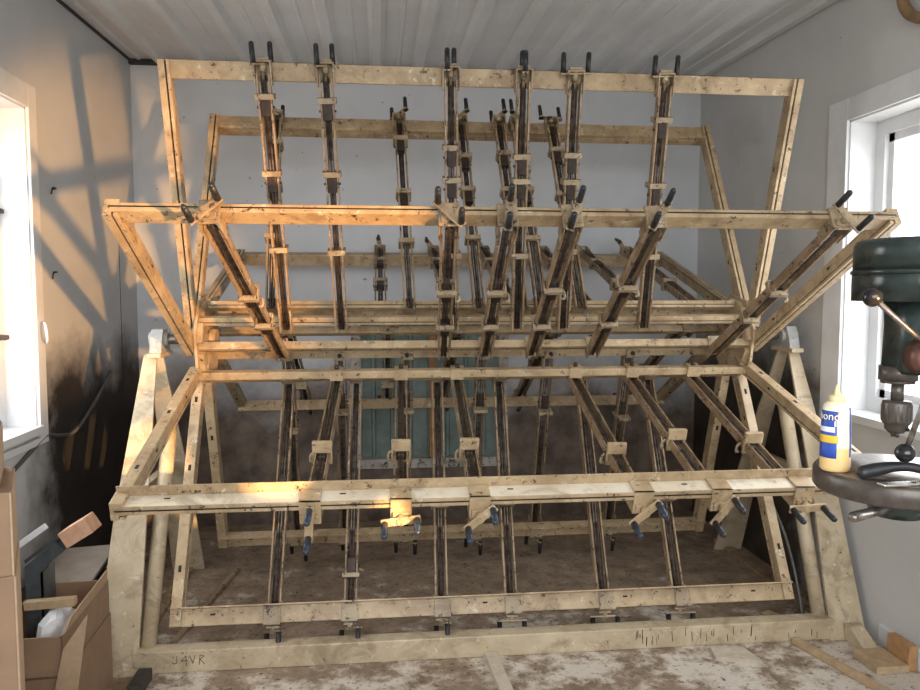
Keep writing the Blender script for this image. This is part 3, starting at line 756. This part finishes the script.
m = MB(); wrap(m, .026, .113, LA-.95, LA+.95, .0004); lb = part('paper_label', m, gb, 'labelblue')
m = MB(); wrap(m, .054, .068, LA-.90, LA+1.02, .0008); part('yellow_band', m, lb, 'labelyellow')
m = MB(); wrap(m, .074, .0835, LA-.9, LA+.80, .0007); part('white_band', m, lb, 'labelwhite')
def wrapped_text(txt, size, a_end, z, off, mat, name, parent, bold=0.):
    cu = bpy.data.curves.new(name, 'FONT'); cu.body = txt; cu.size = size; cu.align_x = 'RIGHT'; cu.offset = bold; cu.extrude = .0002; cu.resolution_u = 3
    ob = bpy.data.objects.new(name, cu); COL.objects.link(ob)
    dg = bpy.context.evaluated_depsgraph_get(); me = bpy.data.meshes.new_from_object(ob.evaluated_get(dg))
    bpy.data.objects.remove(ob)
    for v in me.vertices:
        r = brad(z+v.co.y)+off+v.co.z; a = a_end+v.co.x/.0262; zz = z+v.co.y
        v.co = (r*math.cos(a), r*math.sin(a), zz)
    me.materials.clear(); me.materials.append(M[mat]); return link(name, me, parent)
wrapped_text('Titebond', .021, LA+1.12, .0965, .0006, 'ink', 'lettering_outline', lb, .0011)
wrapped_text('Titebond', .021, LA+1.12, .0965, .0011, 'labelwhite', 'lettering', lb)
wrapped_text('II', .014, LA+1.00, .0855, .0007, 'labelwhite', 'lettering', lb, .0003)
m = MB(); wrap(m, .028, .120, 1.05-PI/2-.55, 1.05-PI/2-.30, .0005); part('back_label', m, gb, 'labelblue')

bh = thing('hand_tool', 'thick black arched handle tool lying on the drill table beside the glue bottle', 'tool', (.435, -2.275, TT))
m = MB(); m.tube([(-.052, 0, .0125), (-.03, 0, .016), (.0, -.004, .0215), (.03, -.008, .0215), (.058, -.012, .015), (.082, -.016, .008)], .01, 14, 6, [.0115, .0122, .0095, .0085, .0085, .007])
m.ball((-.052, 0, .0122), .0116, n=14); part('handle', m, bh, 'rubber')
m = MB(); m.box((.10, -.018, .005), (.05, .02, .008), Matrix.Rotation(-.15, 3, 'Z'), .002); part('ferrule', m, bh, 'steel')
m = MB(); m.box((0, 0, .003), (.15, .020, .004), Matrix.Rotation(.06, 3, 'Z'), .0015); m.mi = 1; m.cyl((-.012, -.001, .0051), (-.012, -.001, .0054), .004, n=14)
tag(link('steel_bar', m.mesh('steel_bar', 'chrome', 'hole'), None, (.455, -2.322, TT)), 'shiny flat steel bar with a hole on the drill table edge', 'metal bar')

# ------------------------------------------------------------------ camera, light
cam = bpy.data.cameras.new('camera'); co = bpy.data.objects.new('camera', cam); COL.objects.link(co)
co.location = (-.467, -3.5083, AX+.2122); co.rotation_euler = (PI/2-.0703, 0, -.1062)
cam.sensor_width = 36; cam.lens = 753.74/920*36; cam.clip_start = .05
scn.camera = co
w = bpy.data.worlds.new('sky'); scn.world = w; w.use_nodes = True
nt = w.node_tree; bg = nt.nodes['Background']
_tc = nt.nodes.new('ShaderNodeTexCoord'); _sp = nt.nodes.new('ShaderNodeSeparateXYZ'); nt.links.new(_tc.outputs['Generated'], _sp.inputs[0])
_c = ramp(nt, mth(nt, 'MULTIPLY_ADD', _sp.outputs['Z'], .5), .44, .52, (.46,.45,.43,1), (.93,.965,1,1))
for _n in nt.nodes:
    if _n.bl_idname == 'ShaderNodeMath': _n.inputs[2].default_value = .5
nt.links.new(_c, bg.inputs[0]); bg.inputs[1].default_value = 7.5
def portal(loc, rot, sx, sy):
    l = bpy.data.lights.new('window_portal', 'AREA'); l.shape = 'RECTANGLE'; l.size = sx; l.size_y = sy; l.cycles.is_portal = True
    o = bpy.data.objects.new('window_portal', l); COL.objects.link(o); o.location = loc; o.rotation_euler = rot
for W, xx, r in ((LW, XL-.21, -PI/2), (RW, XR+.21, PI/2)):
    portal((xx, (W[0]+W[1])/2, (W[2]+W[3])/2), (0, r, 0), W[3]-W[2], W[1]-W[0])
portal((-.1, YF-.16, 1.8), (PI/2, 0, 0), 3.0, 1.6)  # portal over the added front opening
def spot(name, loc, az, el, half, blend, power, col, r):
    l = bpy.data.lights.new(name, 'SPOT'); l.energy = power; l.color = col; l.spot_size = 2*math.radians(half); l.spot_blend = blend; l.shadow_soft_size = r
    o = bpy.data.objects.new(name, l); COL.objects.link(o); o.location = loc
    a, e = math.radians(az), math.radians(el)
    d = Vector((-math.cos(a)*math.cos(e), math.sin(a)*math.cos(e), math.sin(e)))
    o.rotation_euler = d.to_track_quat('-Z', 'Y').to_euler()
    return o
SRC = (.84, -3.2, AX)
spot('warm_beam', SRC, 53, 6, 12.5, .65, 760, (1, .50, .15), .05)
spot('warm_low_beam', SRC, 52.6, -7.3, 2.3, .25, 1300, (1, .60, .24), .02)
spot('warm_low_beam', SRC, 58.4, -11.8, 1.4, .25, 1300, (1, .60, .24), .02)
vs = scn.view_settings; vs.view_transform = 'Standard'; vs.look = 'None'; vs.gamma = 1; vs.exposure = .25; vs.use_curve_mapping = False
scn.display_settings.display_device = 'sRGB'
